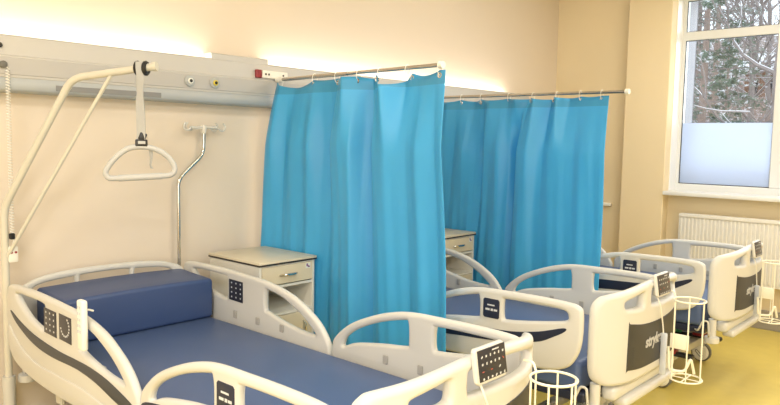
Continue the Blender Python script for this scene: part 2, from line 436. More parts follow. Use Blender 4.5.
FR_B = [(-2.045, .856), (-2.065, .868), (-2.24, .872), (-2.365, .868), (-2.394, .846), (-2.375, .818), (-2.22, .787), (-2.075, .766), (-2.045, .775)]
HSTRIPE = [(-.175, .775), (-.29, .742), (-.42, .714), (-.56, .698), (-.73, .688), (-.9, .688), (-1.044, .684), (-1.2, .664), (-1.385, .615),
           (-1.385, .575), (-1.24, .596), (-1.08, .630), (-.95, .645), (-.85, .648), (-.70, .644), (-.557, .648), (-.43, .665), (-.316, .696), (-.22, .735)]
FSTRIPE = [(-1.45, .650), (-1.6, .680), (-1.78, .698), (-1.95, .706), (-2.10, .716), (-2.25, .745), (-2.375, .785), (-2.387, .772), (-2.325, .733), (-2.23, .690), (-2.0, .650), (-1.75, .63), (-1.6, .612), (-1.45, .585)]
HSKIRT = [(-.155, .70), (-.21, .66), (-.33, .605), (-.5, .575), (-.7, .575), (-.95, .575), (-1.15, .555), (-1.36, .53), (-1.33, .515), (-1.1, .49), (-.80, .48), (-.55, .483), (-.32, .505), (-.195, .545), (-.14, .63)]

YF, HWF = -2.515, 0.450
def foot_y(u): return YF - 0.10 * (1 - min(1, abs(u) / HWF) ** 4)

def make_bed():
    root = thing('hospital_bed', 'x', 'hospital bed', (0, 0, 0), 'hospital beds in the ward')
    # mattress
    bm = bmesh.new(); b = bmesh.new()
    box(bm, -.452, .462, -2.44, -.14, .475, .623, .028, 3)
    obj('mattress', bm, M['navy'], root)
    bm = bmesh.new(); box(bm, -.44, .44, -2.46, -.14, .425, .474, .008, 1); obj('mattress_deck', bm, M['slot'], root)
    # upper frame
    bm = bmesh.new()
    for s in (-1, 1): box(bm, s * .25 - .03, s * .25 + .03, -2.42, -.14, .385, .425, .008, 1)
    for y in (-.2, -.9, -1.7, -2.39): box(bm, -.25, .25, y - .03, y + .03, .39, .42, .006, 1)
    obj('upper_frame', bm, M['bedgrey'], root)
    bm = bmesh.new()
    box(bm, -.36, .40, -2.575, -2.50, .440, .508, .022, 3); box(bm, -.28, .37, -2.60, -2.52, .395, .442, .02, 3)
    obj('foot_bumper', bm, M['bed'], root)
    # lift arms
    for y in (-.65, -1.85):
        bm = bmesh.new()
        for s in (-1, 1):
            tube(bm, [(s * .22, y - .18, .17), (s * .22, y + .18, .39)], .028, 10)
        box(bm, -.24, .24, y - .21, y - .15, .15, .20, .01, 1)
        obj('lift_arm', bm, M['bedgrey'], root)
    bm = bmesh.new(); box(bm, -.12, .12, -1.5, -1.05, .22, .34, .02, 2); obj('motor_housing', bm, M['black'], root)
    # base
    bm = bmesh.new()
    for s in (-1, 1): box(bm, s * .33 - .035, s * .33 + .035, -2.2, -.25, .13, .19, .01, 2)
    for y in (-.27, -2.17): box(bm, -.40, .40, y - .04, y + .04, .145, .20, .012, 2)
    obj('base_frame', bm, M['bed'], root)
    for x in (-.40, .40):
        for y in (-.30, -2.19):
            bm = bmesh.new(); lathe(bm, [(.03, .13), (.034, .16), (.034, .20), (.02, .21)], (x, y, 0), 'Z', 16)
            for s in (-1, 1): box(bm, x + s * .028 - .004, x + s * .028 + .004, y - .03, y + .03, .06, .15, .003, 1)
            c = obj('caster', bm, M['bedgrey'], root)
            bm = bmesh.new(); lathe(bm, [(.056, -.024), (.070, -.020), (.0735, -.010), (.0735, .010), (.070, .020), (.056, .024)], (x, y, .0735), 'X', 28)
            obj('tyre', bm, M['rubber'], c)
            bm = bmesh.new(); lathe(bm, [(.016, -.040), (.05, -.038), (.062, -.028), (.062, .028), (.05, .038), (.016, .040)], (x, y, .0735), 'X', 28)
            obj('wheel_cover', bm, M['white'], c)
            bm = bmesh.new(); tube(bm, round_path([(x - .041, y - .022, .052), (x - .041, y + .022, .095), (x - .041, y + .034, .083), (x - .041, y - .008, .040), (x - .041, y - .022, .052)], .012, 4), .0025, 6)
            obj('wheel_emblem', bm, M['rubber'], c)
    # brake pedals at the foot
    for s in (-1, 1):
        bm = bmesh.new(); box(bm, s * .30 - .03, s * .30 + .03, -2.36, -1.98, .205, .235, .012, 2); p = obj('brake_pedal', bm, M['black'], root)
        bm = bmesh.new(); box(bm, s * .30 - .035, s * .30 + .035, -2.08, -1.97, .222, .248, .008, 2); o = obj('pedal_pad', bm, M['green'], p); o['label'] = 'green pedal pad'
        bm = bmesh.new(); box(bm, s * .30 - .035, s * .30 + .035, -2.25, -2.16, .222, .248, .008, 2); o = obj('pedal_pad', bm, M['red'], p); o['label'] = 'red pedal pad'
    # corner rollers
    for x in (-.41, .41):
        for y in (-2.50, -.10):
            bm = bmesh.new()
            lathe(bm, [(.025, .41), (.025, .53)], (x, y, 0), 'Z', 14)
            lathe(bm, [(.03, .372), (.045, .378), (.047, .39), (.045, .412), (.03, .42)], (x, y, 0), 'Z', 20)
            obj('corner_roller', bm, M['bed'], root)
    # headboard
    def fh(u, z, d): return (u, -.112 - .04 * (abs(u) / .47) ** 4 - d, z)
    sl = [k * .05 for k in range(-9, 10)]
    hb_o = [(-.455, .60), (-.47, .75), (-.455, .86), (-.40, .895), (-.31, .917), (-.16, .928), (0, .93), (.16, .928), (.31, .917), (.40, .895), (.455, .86), (.47, .75), (.455, .60), (.40, .49), (.2, .46), (-.2, .46), (-.40, .49)]
    holes = [[(-.385, .86), (-.33, .877), (-.19, .889), (-.172, .885), (-.168, .855), (-.19, .846), (-.33, .835), (-.38, .835)],
             [(-.125, .893), (0, .896), (.125, .893), (.14, .885), (.14, .858), (.125, .85), (0, .85), (-.125, .85), (-.14, .858), (-.14, .885)]]
    holes.append([(-a, b) for a, b in holes[0]][::-1])
    hb = obj('headboard', outline(hb_o, holes, .034, .015, fh, sl), M['bed'], root)
    # footboard, bowed outwards
    def ff(u, z, d): return (u, foot_y(u) + .022 - d, z)
    fo = [(-.455, .60), (-.459, .75), (-.455, .88), (-.435, .93), (-.39, .950), (-.2, .972), (0, .984), (.2, .978), (.39, .956), (.435, .938), (.455, .89), (.459, .75), (.455, .60), (.43, .535), (.36, .515), (.15, .520), (0, .522), (-.15, .520), (-.36, .518), (-.43, .54)]
    hA = [(-.318, .898), (-.305, .912), (-.21, .931), (-.172, .937), (-.160, .927), (-.160, .882), (-.172, .871), (-.21, .868), (-.29, .874), (-.312, .882)]
    hB = [(-.075, .93), (-.06, .942), (.04, .946), (.2, .94), (.34, .918), (.385, .902), (.39, .885), (.35, .865), (.2, .86), (.04, .862), (-.06, .868), (-.075, .88)]
    fb = obj('footboard', outline(fo, [hA, hB], .048, .02, ff, sl), M['bed'], root)
    def off(e): return lambda u, z, d: (u, foot_y(u) - e - d, z)
    ins = [(-.295, .799), (-.285, .805), (-.19, .790), (-.1, .782), (0, .779), (.1, .782), (.22, .795), (.33, .812), (.345, .806), (.345, .59), (.335, .582), (.22, .575), (.1, .572), (0, .571), (-.1, .572), (-.19, .575), (-.29, .584), (-.30, .59)]
    obj('inlay', outline(ins, [], .006, .002, off(.002), sl, 3), M['insert'], fb)
    obj('logo', text_bm('stryker', .076, lambda u, z, d: (u - .03, foot_y(u - .03) - .0068 - d, z + .69), .0008, .0022, 0.12, [k * .03 for k in range(-8, 9)]), M['letter'], fb, False)
    # keypad
    kx0, kx1, kz0, kz1 = -.07, .095, .902, 1.012
    ky = foot_y(.02) - .010
    def fk(u, z, d): return (u, ky - d + (z - .96) * .16, z)
    kp = obj('keypad', outline([(kx0, kz0 + .01), (kx0, kz1 - .01), (kx0 + .01, kz1), (kx1 - .01, kz1), (kx1, kz1 - .01), (kx1, kz0 + .01), (kx1 - .01, kz0), (kx0 + .01, kz0)], [], .018, .006, fk, None, 0), M['bed'], root)
    def fkf(u, z, d): return (u, ky - .0098 - d + (z - .96) * .16, z)
    obj('key_face', outline([(kx0 + .012, kz0 + .01), (kx0 + .012, kz1 - .006), (kx1 - .004, kz1 - .006), (kx1 - .004, kz0 + .01)], [], .003, .001, fkf, None, 0), M['key'], kp)
    bm = bmesh.new(); bmr = bmesh.new()
    for r in range(4):
        for c in range(6):
            u = kx0 + .032 + c * .0228; z = kz1 - .028 - r * .022
            if r == 2 and c in (1, 3, 5): continue
            t = bmr if (r, c) in ((1, 5), (2, 0), (2, 2)) else bm
            w, h = ((.007, .007) if (r + c) % 2 else (.005, .009))
            if t is bmr: w, h = .010, .0025
            b = bmesh.new(); box(b, -w / 2, w / 2, -.0004, .0004, -h / 2, h / 2)
            mt = Matrix.Translation(Vector(fkf(u, z, .0018))) @ Matrix.Rotation(math.radians(45 if (r + c) % 3 == 0 else 0), 4, 'Y')
            for v in b.verts: v.co = mt @ v.co
            merge(t, b)
    box(bm, .01, .045, ky - .0125, ky - .0115, kz1 - .014, kz1 - .010)
    obj('key_marking', bm, M['icon'], kp, False); obj('key_marking', bmr, M['iconred'], kp, False)
    bm = bmesh.new(); box(bm, -.03, .03, ky + .006, ky + .03, .90, .97, .006, 1); obj('keypad_mount', bm, M['bed'], kp)
    bm = bmesh.new(); tube(bm, round_path([(-.03, ky + .008, .91), (-.025, ky - .014, .86), (.045, foot_y(.04) - .014, .75), (.055, foot_y(.055) - .016, .70)], .03, 5), .0035, 8); obj('keypad_cable', bm, M['cable'], kp)
    bm = bmesh.new(); box(bm, .048, .064, foot_y(.055) - .036, foot_y(.055) - .004, .49, .705, .007, 2); obj('cable_holster', bm, M['holster'], root)
    # side rails
    XR = .49
    for s in (-1, 1):
        def fr(e): return lambda y, z, d: (s * XR + s * e + d, y, z)
        hr = obj('head_rail', outline(HR, [HR_A, HR_B], .036, .0165, fr(0)), M['bed'], root)
        obj('skirt_panel', outline(HSKIRT, [], .014, .005, fr(.017)), M['bed'], hr)
        o = obj('stripe', outline(HSTRIPE, [], .004, .0015, fr(.0185)), M['stripe'], hr); o['label'] = 'dark wavy stripe'
        for sd, ks in ((1, ((-.575, -.705), (-.735, -.855))), (-1, ((-.60, -.725),))):
            for i, (a, b) in enumerate(ks):
                e = .0185 * sd
                k_ = obj('control_panel', outline([(a, .745), (a, .86), (b, .857), (b, .742)], [], .004, .0015, fr(e), None, 0), M['key'], hr)
                bm = bmesh.new()
                for r in range(4):
                    for c in range(3):
                        y = a - .025 - c * .04; z = .842 - r * .026
                        if i == 1:
                            ang = PI * (r * 3 + c) / 11 * 1.2 + 2.2
                            y = (a + b) / 2 + .042 * math.cos(ang); z = .81 + .042 * math.sin(ang)
                        w = .005
                        box(bm, s * (XR + e + sd * .0018) - .0006, s * (XR + e + sd * .0018) + .0006, y - w, y + w, z - w * .8, z + w * .8)
                obj('panel_marking', bm, M['icon'], hr, False)
        for y in (-.66, -.86, -1.06):
            bm = bmesh.new(); box(bm, s * XR - s * .024 - .004, s * XR - s * .024 + .004, y - .014, y + .014, .65, .69, .003, 1); obj('rail_clip', bm, M['clip'], hr)
        fr_ = obj('foot_rail', outline(FR, [FR_A, FR_B], .036, .0165, fr(0)), M['bed'], root)
        o = obj('stripe', outline(FSTRIPE, [], .004, .0015, fr(.0185)), M['slot'], fr_); o['label'] = 'navy wavy stripe'
        lp = obj('label_panel', outline([(-1.930, .768), (-1.930, .850), (-1.938, .858), (-2.018, .858), (-2.026, .850), (-2.026, .768), (-2.018, .760), (-1.938, .760)], [], .004, .0015, fr(.0185), None, 0), M['slot'], fr_)
        bm = bmesh.new()
        for (y0, y1, z, h) in ((-1.955, -1.998, .826, .007), (-1.945, -1.97, .803, .010), (-1.976, -1.99, .803, .012), (-1.994, -2.014, .803, .010)):
            box(bm, s * (XR + .0203) - .0006, s * (XR + .0203) + .0006, y1, y0, z - h / 2, z + h / 2)
        obj('label_marking', bm, M['icon'], fr_, False)
        for y in (-1.78, -1.98, -2.18):
            bm = bmesh.new(); box(bm, s * XR - s * .024 - .004, s * XR - s * .024 + .004, y - .014, y + .014, .65, .69, .003, 1); obj('rail_clip', bm, M['clip'], fr_)
        # carrier of each rail
        for y in (-.6, -1.05, -1.75, -2.1):
            bm = bmesh.new(); box(bm, s * .455 - .012, s * .455 + .012, y - .03, y + .03, .40, .475, .006, 1)
            obj('rail_bracket', bm, M['bedgrey'], root)
    # hook below the foot end of each side
    for s in (-1, 1):
        bm = bmesh.new(); tube(bm, round_path([(s * .43, -2.40, .45), (s * .50, -2.44, .46), (s * .50, -2.47, .53), (s * .50, -2.50, .53), (s * .50, -2.51, .44), (s * .44, -2.49, .42)], .02, 4), .006, 8)
        obj('line_hook', bm, M['bedgrey'], root)
    bm = bmesh.new(); box(bm, -.47, -.42, -.86, -.80, .40, .47, .008, 1); o = obj('release_tab', bm, M['orange'], root); o['label'] = 'orange release tab'
    return root

BEDX = [1.772, 3.41, 5.09]; BEDY = [0.0, 0.087, 0.09]; BEDZ = [0, 0, 0]
bed1 = make_bed(); bed1.location = (BEDX[0], BEDY[0], 0)
bed1['label'] = 'nearest hospital bed, navy mattress with a thick block pillow, below the trapeze handle'
bed2 = dup(bed1, (BEDX[1], BEDY[1], 0), 'cream hospital bed between the two blue curtains, pale lettering on its footboard')
bed3 = dup(bed1, (BEDX[2], BEDY[2], 0), 'farthest hospital bed, standing in front of the radiator and window')
FIXED = ('caster', 'base_frame', 'lift_arm', 'brake_pedal', 'motor_housing')
for b_, dz in ((bed2, BEDZ[1]), (bed3, BEDZ[2])):
    for ch in b_.children:
        if not ch.name.startswith(FIXED): ch.location.z += dz

# pillow block on bed 1
bm = bmesh.new(); box(bm, -.415, .415, -.168, .172, 0, .228, .020, 4)
bmesh.ops.subdivide_edges(bm, edges=[e for e in bm.edges if e.calc_length() > .2], cuts=3, use_grid_fill=True)
for v in bm.verts:
    v.co.z += (-.008 * (v.co.x / .41) ** 2 + .05 * (v.co.y + .17)) * (1 if v.co.z > .1 else 0)
pil = obj('pillow', bm, M['navy_pillow']); pil.location = (1.812, -.305, .6235)
tag(pil, 'thick rectangular navy block pillow lying at the head of the nearest bed', 'pillow')

# handset hooked on the near rail of bed 1
ph = thing('bed_handset', 'white remote handset hooked over the near side rail of the front bed', 'bed remote', (BEDX[0] - .49, -1.015, .78))
bm = bmesh.new(); box(bm, -.055, -.028, -.026, .026, -.02, .19, .010, 3); h_ = obj('handset', bm, M['white'], ph)
bm = bmesh.new()
for z in (.06, .085, .11, .135, .16):
    box(bm, -.0565, -.0545, -.014, -.004, z - .006, z + .006); box(bm, -.0565, -.0545, .004, .014, z - .006, z + .006)
obj('button', bm, M['holster'], h_)
bm = bmesh.new(); tube(bm, round_path([(-.035, .03, .10), (-.03, .045, .125), (.0, .04, .137), (.02, .03, .128)], .02, 5), .004, 8); obj('hook', bm, M['white'], ph)

# ------------------------------------------------------------------ trapeze
TP = Vector((1.272, -.098, 0)); TD = Vector((.428, -.602, 0)).normalized()
def tp(s, z): return tuple(TD * s + Vector((0, 0, z)))
tz = thing('lifting_pole', 'cream bent lifting pole with a grey trapeze handle above the front bed', 'lifting pole', TP)
bm = bmesh.new(); tube(bm, round_path([tp(0, .12), tp(0, 1.27), tp(.372, 1.908), tp(.785, 1.965)], .06, 8), .0178, 16); obj('pole', bm, M['cream_tube'], tz)
bm = bmesh.new(); tube(bm, [tp(.012, 1.03), tp(.572, 1.926)], .0095, 12); obj('brace', bm, M['cream_tube'], tz)
bm = bmesh.new(); tube(bm, [tp(0, .10), tp(0, .42)], .03, 16); obj('mount_sleeve', bm, M['bed'], tz)
bm = bmesh.new(); tube(bm, [tp(.782, 1.9645), tp(.80, 1.967)], .022, 16); obj('end_cap', bm, M['cream_tube'], tz)
ES = .725
ex = Vector((.876, -.482, 0)); c0 = TD * ES
def hp(a, z): return tuple(c0 + ex * (a * .94 - .012) + Vector((0, 0, z)))
bm = bmesh.new()
for d in (-.020, .020):
    c = Vector(tp(ES + d, 1.957)); pts = []
    for i in range(20):
        a = 2 * PI * i / 20; side = TD.cross(Vector((0, 0, 1)))
        pts.append(c + side * math.cos(a) * .025 + Vector((0, 0, math.sin(a) * .025)))
    tube(bm, pts, .011, 8, closed=True)
obj('retainer', bm, M['black'], tz)
def strip(path, w, nrm_t=.003):
    bm = bmesh.new(); rows = []
    for (a, z, tw, f) in path:
        t = math.radians(tw); wx = ex * math.cos(t) + Vector((ex.y, -ex.x, 0)) * math.sin(t); fw = Vector((ex.y, -ex.x, 0)) * f
        p = Vector(hp(a, z)) + fw
        nr = wx.cross(Vector((0, 0, 1))) * nrm_t
        rows.append([bm.verts.new(p + wx * w / 2 + nr), bm.verts.new(p - wx * w / 2 + nr), bm.verts.new(p - wx * w / 2 - nr), bm.verts.new(p + wx * w / 2 - nr)])
    for A, B in zip(rows, rows[1:]):
        for k in range(4): bm.faces.new((A[k], A[(k + 1) % 4], B[(k + 1) % 4], B[k]))
    bm.faces.new(rows[0]); bm.faces.new(rows[-1][::-1]); bmesh.ops.recalc_face_normals(bm, faces=bm.faces[:]); return bm
obj('strap', strip([(0, 1.985, 0, -.026), (0, 1.955, 0, -.030), (-.002, 1.90, 10, -.02), (-.001, 1.84, 60, -.008), (0, 1.80, 25, 0), (.002, 1.72, 15, 0), (.003, 1.66, 20, 0), (.003, 1.615, 10, 0)], .036), M['strap'], tz)
obj('strap', strip([(0, 1.985, 0, .026), (0, 1.955, 0, .028), (.006, 1.90, -10, .02), (.004, 1.84, 40, .006), (.008, 1.78, 35, .006), (.010, 1.72, 25, .006), (.010, 1.66, 20, .006), (.008, 1.615, 10, .006)], .032), M['strap'], tz)
o = obj('strap_tail', strip([(.02, 1.60, 0, -.012), (.05, 1.575, 20, -.014), (.052, 1.53, 60, -.014), (.048, 1.50, 70, -.010), (.056, 1.482, 60, -.012)], .018, .002), M['strap'], tz)
bm = bmesh.new(); q = Matrix.Translation(Vector(hp(.006, 1.604))) @ Matrix.Rotation(math.atan2(ex.y, ex.x), 4, 'Z')
box(bm, -.028, .028, -.014, .014, -.018, .018, .005, 2, mtx=q); box(bm, -.022, .012, -.012, .012, .012, .05, .006, 2, mtx=q @ Matrix.Rotation(.35, 4, 'Y'))
bk = obj('buckle', bm, M['black'], tz)
bm = bmesh.new(); box(bm, -.015, .018, -.0165, -.0135, -.004, .010, .001, 1, mtx=q); obj('buckle_plate', bm, M['grip'], bk)
loop = [hp(-.115, 1.436), hp(.10, 1.447), hp(.150, 1.455), hp(.166, 1.478), hp(.155, 1.515), hp(.115, 1.555), hp(.06, 1.580), hp(0, 1.587), hp(-.055, 1.578), hp(-.105, 1.545), hp(-.150, 1.495), hp(-.165, 1.462), hp(-.152, 1.440)]
bm = bmesh.new(); tube(bm, [Vector(p) for p in smooth_loop(loop, 5)], .0135, 12, closed=True); hd = obj('trapeze_handle', bm, M['grip'], tz)
bm = bmesh.new(); tube(bm, [hp(-.105, 1.4365), hp(.105, 1.4475)], .0165, 12); obj('hand_grip', bm, M['grip'], hd)

# ------------------------------------------------------------------ IV pole
ivx = 2.24
iv = thing('drip_stand', 'chrome drip pole with bent top and clear hooks behind the front bed', 'drip pole', (ivx + .018, -.06, 0))
bm = bmesh.new(); tube(bm, round_path([(0, 0, .40), (.002, 0, 1.385), (.178, 0, 1.535), (.180, 0, 1.69)], .05, 8), .0105, 14); obj('pole', bm, M['chrome'], iv)
bm = bmesh.new(); tube(bm, [(0, 0, .36), (0, 0, .47)], .022, 14); obj('socket', bm, M['bedgrey'], iv)
bm = bmesh.new(); tube(bm, [(.09, 0, 1.694), (.27, 0, 1.700)], .010, 10); lathe(bm, [(.014, 1.66), (.018, 1.69), (.012, 1.712)], (.18, 0, 0), 'Z', 14); obj('cross_bar', bm, M['hook'], iv)
for x, s, y in ((.085, -1, -.012), (.12, -1, .02), (.275, 1, -.012), (.24, 1, .02)):
    bm = bmesh.new(); tube(bm, [(x, 0, 1.695)] + [(x + s * (.028 + .024 * math.cos(a)), y, 1.702 + .024 * math.sin(a)) for a in [PI + i * PI * 1.35 / 10 for i in range(11)]][1:], .006, 8)
    obj('hook', bm, M['hook'], iv)

# ------------------------------------------------------------------ bedside cabinets
def make_cabinet():
    t = thing('bedside_cabinet', 'x', 'bedside cabinet', (0, 0, 0), 'bedside cabinets beside the curtains')
    w, d, H = .210, .245, .93
    bm = bmesh.new()
    box(bm, -w, -w + .018, -d, d, .10, .905, .002, 1); box(bm, w - .018, w, -d, d, .10, .905, .002, 1)
    box(bm, -w, w, d - .012, d, .10, .905); box(bm, -w, w, -d + .004, d, .10, .118)
    box(bm, -w, w, -d + .004, d, .765, .781); box(bm, -w, w, -d + .004, d, .600, .616); box(bm, -w, w, -d + .004, d, .885, .905)
    obj('carcass', bm, M['cabwhite'], t, False)
    bm = bmesh.new(); box(bm, -w - .008, w + .008, -d - .012, d + .006, .909, .930, .004, 2); tp_ = obj('top', bm, M['lamhpl'], t)
    bm = bmesh.new(); box(bm, -w - .0095, w + .0095, -d - .0135, d + .0075, .906, .918, .003, 1); o = obj('edge_band', bm, M['edge'], tp_); o['label'] = 'dark edge strip'
    bm = bmesh.new(); box(bm, -w + .02, w - .02, -d - .004, -d + .016, .787, .896, .003, 1); box(bm, -w + .03, w - .03, -d + .016, d - .05, .795, .88)
    dr = obj('drawer', bm, M['cabfront'], t)
    bm = bmesh.new(); hz = .843; y0 = -d - .004
    tube(bm, [(-.065, y0, hz - .004), (-.05, y0 - .018, hz - .001), (-.02, y0 - .027, hz), (.02, y0 - .027, hz), (.05, y0 - .018, hz - .001), (.065, y0, hz - .004)], [.005, .0065, .008, .008, .0065, .005], 8)
    obj('drawer_handle', bm, M['chrome'], dr)
    bm = bmesh.new(); box(bm, .135, .172, y0 - .0012, y0 + .001, .858, .890); st = obj('sticker', bm, M['white'], dr, False)
    bm = bmesh.new(); box(bm, .140, .152, y0 - .002, y0 - .0010, .870, .886); box(bm, .150, .168, y0 - .002, y0 - .0010, .863, .871); obj('sticker_print', bm, M['purple'], dr, False)
    bm = bmesh.new(); box(bm, .152, .158, y0 - .0022, y0 - .0012, .871, .875); obj('sticker_print', bm, M['red'], dr, False)
    bm = bmesh.new(); box(bm, -w + .02, w - .02, -d - .004, -d + .014, .124, .596, .003, 1); do = obj('door', bm, M['cabfront'], t)
    bm = bmesh.new(); tube(bm, [(.12, y0, .40), (.12, y0 - .022, .42), (.12, y0 - .026, .47), (.12, y0 - .022, .52), (.12, y0, .54)], .006, 8); obj('door_handle', bm, M['chrome'], do)
    for x in (-.165, .165):
        for y in (-.2, .2):
            bm = bmesh.new(); lathe(bm, [(.03, -.012), (.034, -.008), (.034, .008), (.03, .012)], (x, y, .034), 'X', 18); box(bm, x - .018, x + .018, y - .02, y + .02, .062, .10, .003, 1)
            obj('castor', bm, M['black'], t)
    return t
cab1 = make_cabinet(); cab1.location = (2.632, -.39, 0)
cab1['label'] = 'bedside cabinet with open drawer niche and chrome handle, between the front bed and curtain'
cab2 = dup(cab1, (4.322, -.39, 0), 'bedside cabinet mostly hidden behind the front curtain, left of the farther curtain')

# ------------------------------------------------------------------ curtains
def lerp_poly(P, s):
    L = [0]
    for a, b in zip(P, P[1:]): L.append(L[-1] + (Vector(b) - Vector(a)).length)
    t = s * L[-1]
    for i in range(len(P) - 1):
        if t <= L[i + 1] or i == len(P) - 2:
            k = (t - L[i]) / (L[i + 1] - L[i]); return Vector(P[i]).lerp(Vector(P[i + 1]), k)

def interp(tab, s):
    if s <= tab[0][0]: return tab[0][1]
    for (a, x), (b, y) in zip(tab, tab[1:]):
        if s <= b:
            k = (s - a) / (b - a); k = .55 * k + .45 * k * k * (3 - 2 * k); return x + (y - x) * k
    return tab[-1][1]

def curtain(name, label, top, bot, ztop0, ztop1, zbot, eyes, fold_top, fold_bot, amp_fn, rod_a, rod_b, seed, drops):
    rnd = random.Random(seed)
    root = thing(name, label, 'curtain', (rod_a[0], rod_a[1], zbot), 'blue cubicle curtains')
    RL = root.location
    NU, NV = 220, 70
    bm = bmesh.new(); grid = []
    def pos(u, v):
        a = lerp_poly(top, u); b = lerp_poly(bot, u)
        p = a.lerp(b, v ** 0.8)
        tdir = (lerp_poly(top, min(1, u + .01)) - lerp_poly(top, max(0, u - .01))).normalized(); nr = Vector((tdir.y, -tdir.x))
        zt = ztop0 + (ztop1 - ztop0) * u
        # sag of the top edge between eyelets
        e = sorted(eyes); sag = 0
        for i, (q0, q1) in enumerate(zip(e, e[1:])):
            if q0 <= u <= q1:
                k = (u - q0) / (q1 - q0); sag = drops[i % len(drops)] * (4 * k * (1 - k)) ** 1.0
        z = (zt - sag) * (1 - v) + zbot * v
        w = min(1, v / .25); f = interp(fold_top, u) * (1 - w) + interp(fold_bot, u) * w
        f = f * amp_fn(u, z) + .003 * math.sin(u * 71 + v * 2.3) * min(1, v * 4 + .2) + .003 * math.sin(u * 131 - v * 3) * v + .005 * math.sin(u * 43 + 1.7 * math.sin(v * 2.1)) * min(1, v * 3)
        sh = .010 * math.sin(v * 5 + u * 9)
        return Vector((p.x + nr.x * f + 0, p.y + nr.y * f + sh * v, z))
    for j in range(NV + 1):
        grid.append([bm.verts.new(pos(i / NU, j / NV) - RL) for i in range(NU + 1)])
    for A, B in zip(grid, grid[1:]):
        for i in range(NU): bm.faces.new((A[i], A[i + 1], B[i + 1], B[i]))
    cm = curtain_mat(name + '_vinyl', (ztop0 + ztop1) / 2 - zbot)
    o = obj('cloth', bm, cm, root, True, 180)
    md = o.modifiers.new('thickness', 'SOLIDIFY'); md.thickness = .0016; md.offset = 0
    A, B = Vector(rod_a) - RL, Vector(rod_b) - RL
    bm = bmesh.new(); mid = A.lerp(B, .5); tube(bm, [A, mid], .0125, 14); tube(bm, [mid - (B - A) * .01, B], .0105, 14); rod = obj('rod', bm, M['rodsteel'], root)
    d = (B - A).normalized()
    bm = bmesh.new(); tube(bm, [B - d * .010, B + d * .016], .0175, 14); obj('rod_cap', bm, M['white'], rod)
    bm = bmesh.new(); tube(bm, [A + d * .06, A - d * .015], .018, 14); obj('rod_mount', bm, M['white'], rod)
    for u in eyes:
        p = pos(u, 0) - RL; c = p + Vector((0, 0, -.026))
        # rod point nearest
        k = max(0, min(1, ((p - A).dot(B - A)) / (B - A).length_squared)); rp = A.lerp(B, k)
        bm = bmesh.new()
        side = d.cross(Vector((0, 0, 1))).normalized()
        h = (rp.z + .018 - c.z) / 2; cen = Vector((rp.x, rp.y, c.z + h)); pts = []
        for i in range(18):
            a = 2 * PI * i / 18; pts.append(cen + side * math.cos(a) * .018 + Vector((0, 0, math.sin(a) * h)))
        tube(bm, pts, .0020, 6, closed=True); obj('hook_ring', bm, M['white'], root)
        bm = bmesh.new()
        ax = side
        pts = [c + d * math.cos(2 * PI * i / 14) * .011 + Vector((0, 0, math.sin(2 * PI * i / 14) * .011)) for i in range(14)]
        tube(bm, pts, .005, 6, closed=True); obj('eyelet', bm, M['chrome'], root)
    return root

# left curtain
R1A, R1B = (2.965, -.125, 2.024), (2.76, -1.645, 2.015)
top1 = [(2.955, -.13), (2.757, -1.678)]
bot1 = [(2.83, -.075), (2.868, -.25), (2.862, -.68), (2.825, -1.0), (2.795, -1.745)]
eyes1 = [.015, .27, .42, .555, .675, .82, .975]
ft1 = [(0, .0), (.06, .03), (.13, -.01), (.27, .0), (.42, -.01), (.47, .02), (.52, .065), (.56, 0), (.60, -.045), (.675, .015), (.74, .075), (.79, -.03), (.84, -.03), (.975, .0), (1, 0)]
fb1 = [(0, .03), (.05, .06), (.10, .0), (.15, .03), (.22, .02), (.28, .04), (.33, -.03), (.37, -.07), (.41, -.05), (.44, .05), (.50, .075), (.555, .06), (.585, -.02), (.62, -.08), (.645, -.055), (.668, .045), (.74, .05), (.82, .02), (.88, .045), (.95, .03), (1, .05)]
def amp1(u, z):
    lo = max(0, min(1, (z - .93) / .95)); lo = lo * lo * (3 - 2 * lo); k = max(0, min(1, (u - .40) / .2))
    return (.22 + 1.1 * lo) * (1 - k) + (.80 + .45 * lo) * k
c1 = curtain('cubicle_curtain', 'front blue curtain on a chrome rod, hanging between the front bed and the middle bed', top1, bot1, 2.003, 1.990, .42, eyes1, ft1, fb1, amp1, R1A, R1B, 1, [.040, .006, .006, .012, .06, .02])
# right curtain
R2A, R2B = (4.66, -.125, 2.005), (4.52, -1.837, 1.990)
top2 = [(4.655, -.13), (4.53, -1.71)]
bot2 = [(4.575, -.075), (4.568, -.30), (4.535, -.72), (4.492, -1.0), (4.485, -1.735)]
eyes2 = [.015, .17, .30, .47, .61, .74, .86, .965]
ft2 = [(0, 0), (.10, .04), (.17, 0), (.24, -.04), (.30, .0), (.38, .04), (.47, 0), (.53, .05), (.58, -.02), (.64, .05), (.70, -.03), (.76, .05), (.80, -.02), (.86, -.01), (.965, 0), (1, 0)]
fb2 = [(0, .0), (.08, .04), (.15, .0), (.22, .04), (.29, -.03), (.33, -.05), (.36, .04), (.44, .05), (.50, .0), (.535, -.075), (.55, -.06), (.575, .07), (.63, .08), (.70, .03), (.76, .05), (.85, .03), (.93, .04), (1, .03)]
def amp2(u, z):
    lo = max(0, min(1, (z - .93) / .95)); lo = lo * lo * (3 - 2 * lo); k = max(0, min(1, (u - .40) / .2))
    return (.22 + 1.1 * lo) * (1 - k) + (.80 + .45 * lo) * k
c2 = curtain('cubicle_curtain', 'farther blue curtain on a thin rod, between the middle bed and the farthest bed', top2, bot2, 1.980, 1.968, .42, eyes2, ft2, fb2, amp2, R2A, R2B, 2, [.02, .014, .014, .012, .016, .010, .006])

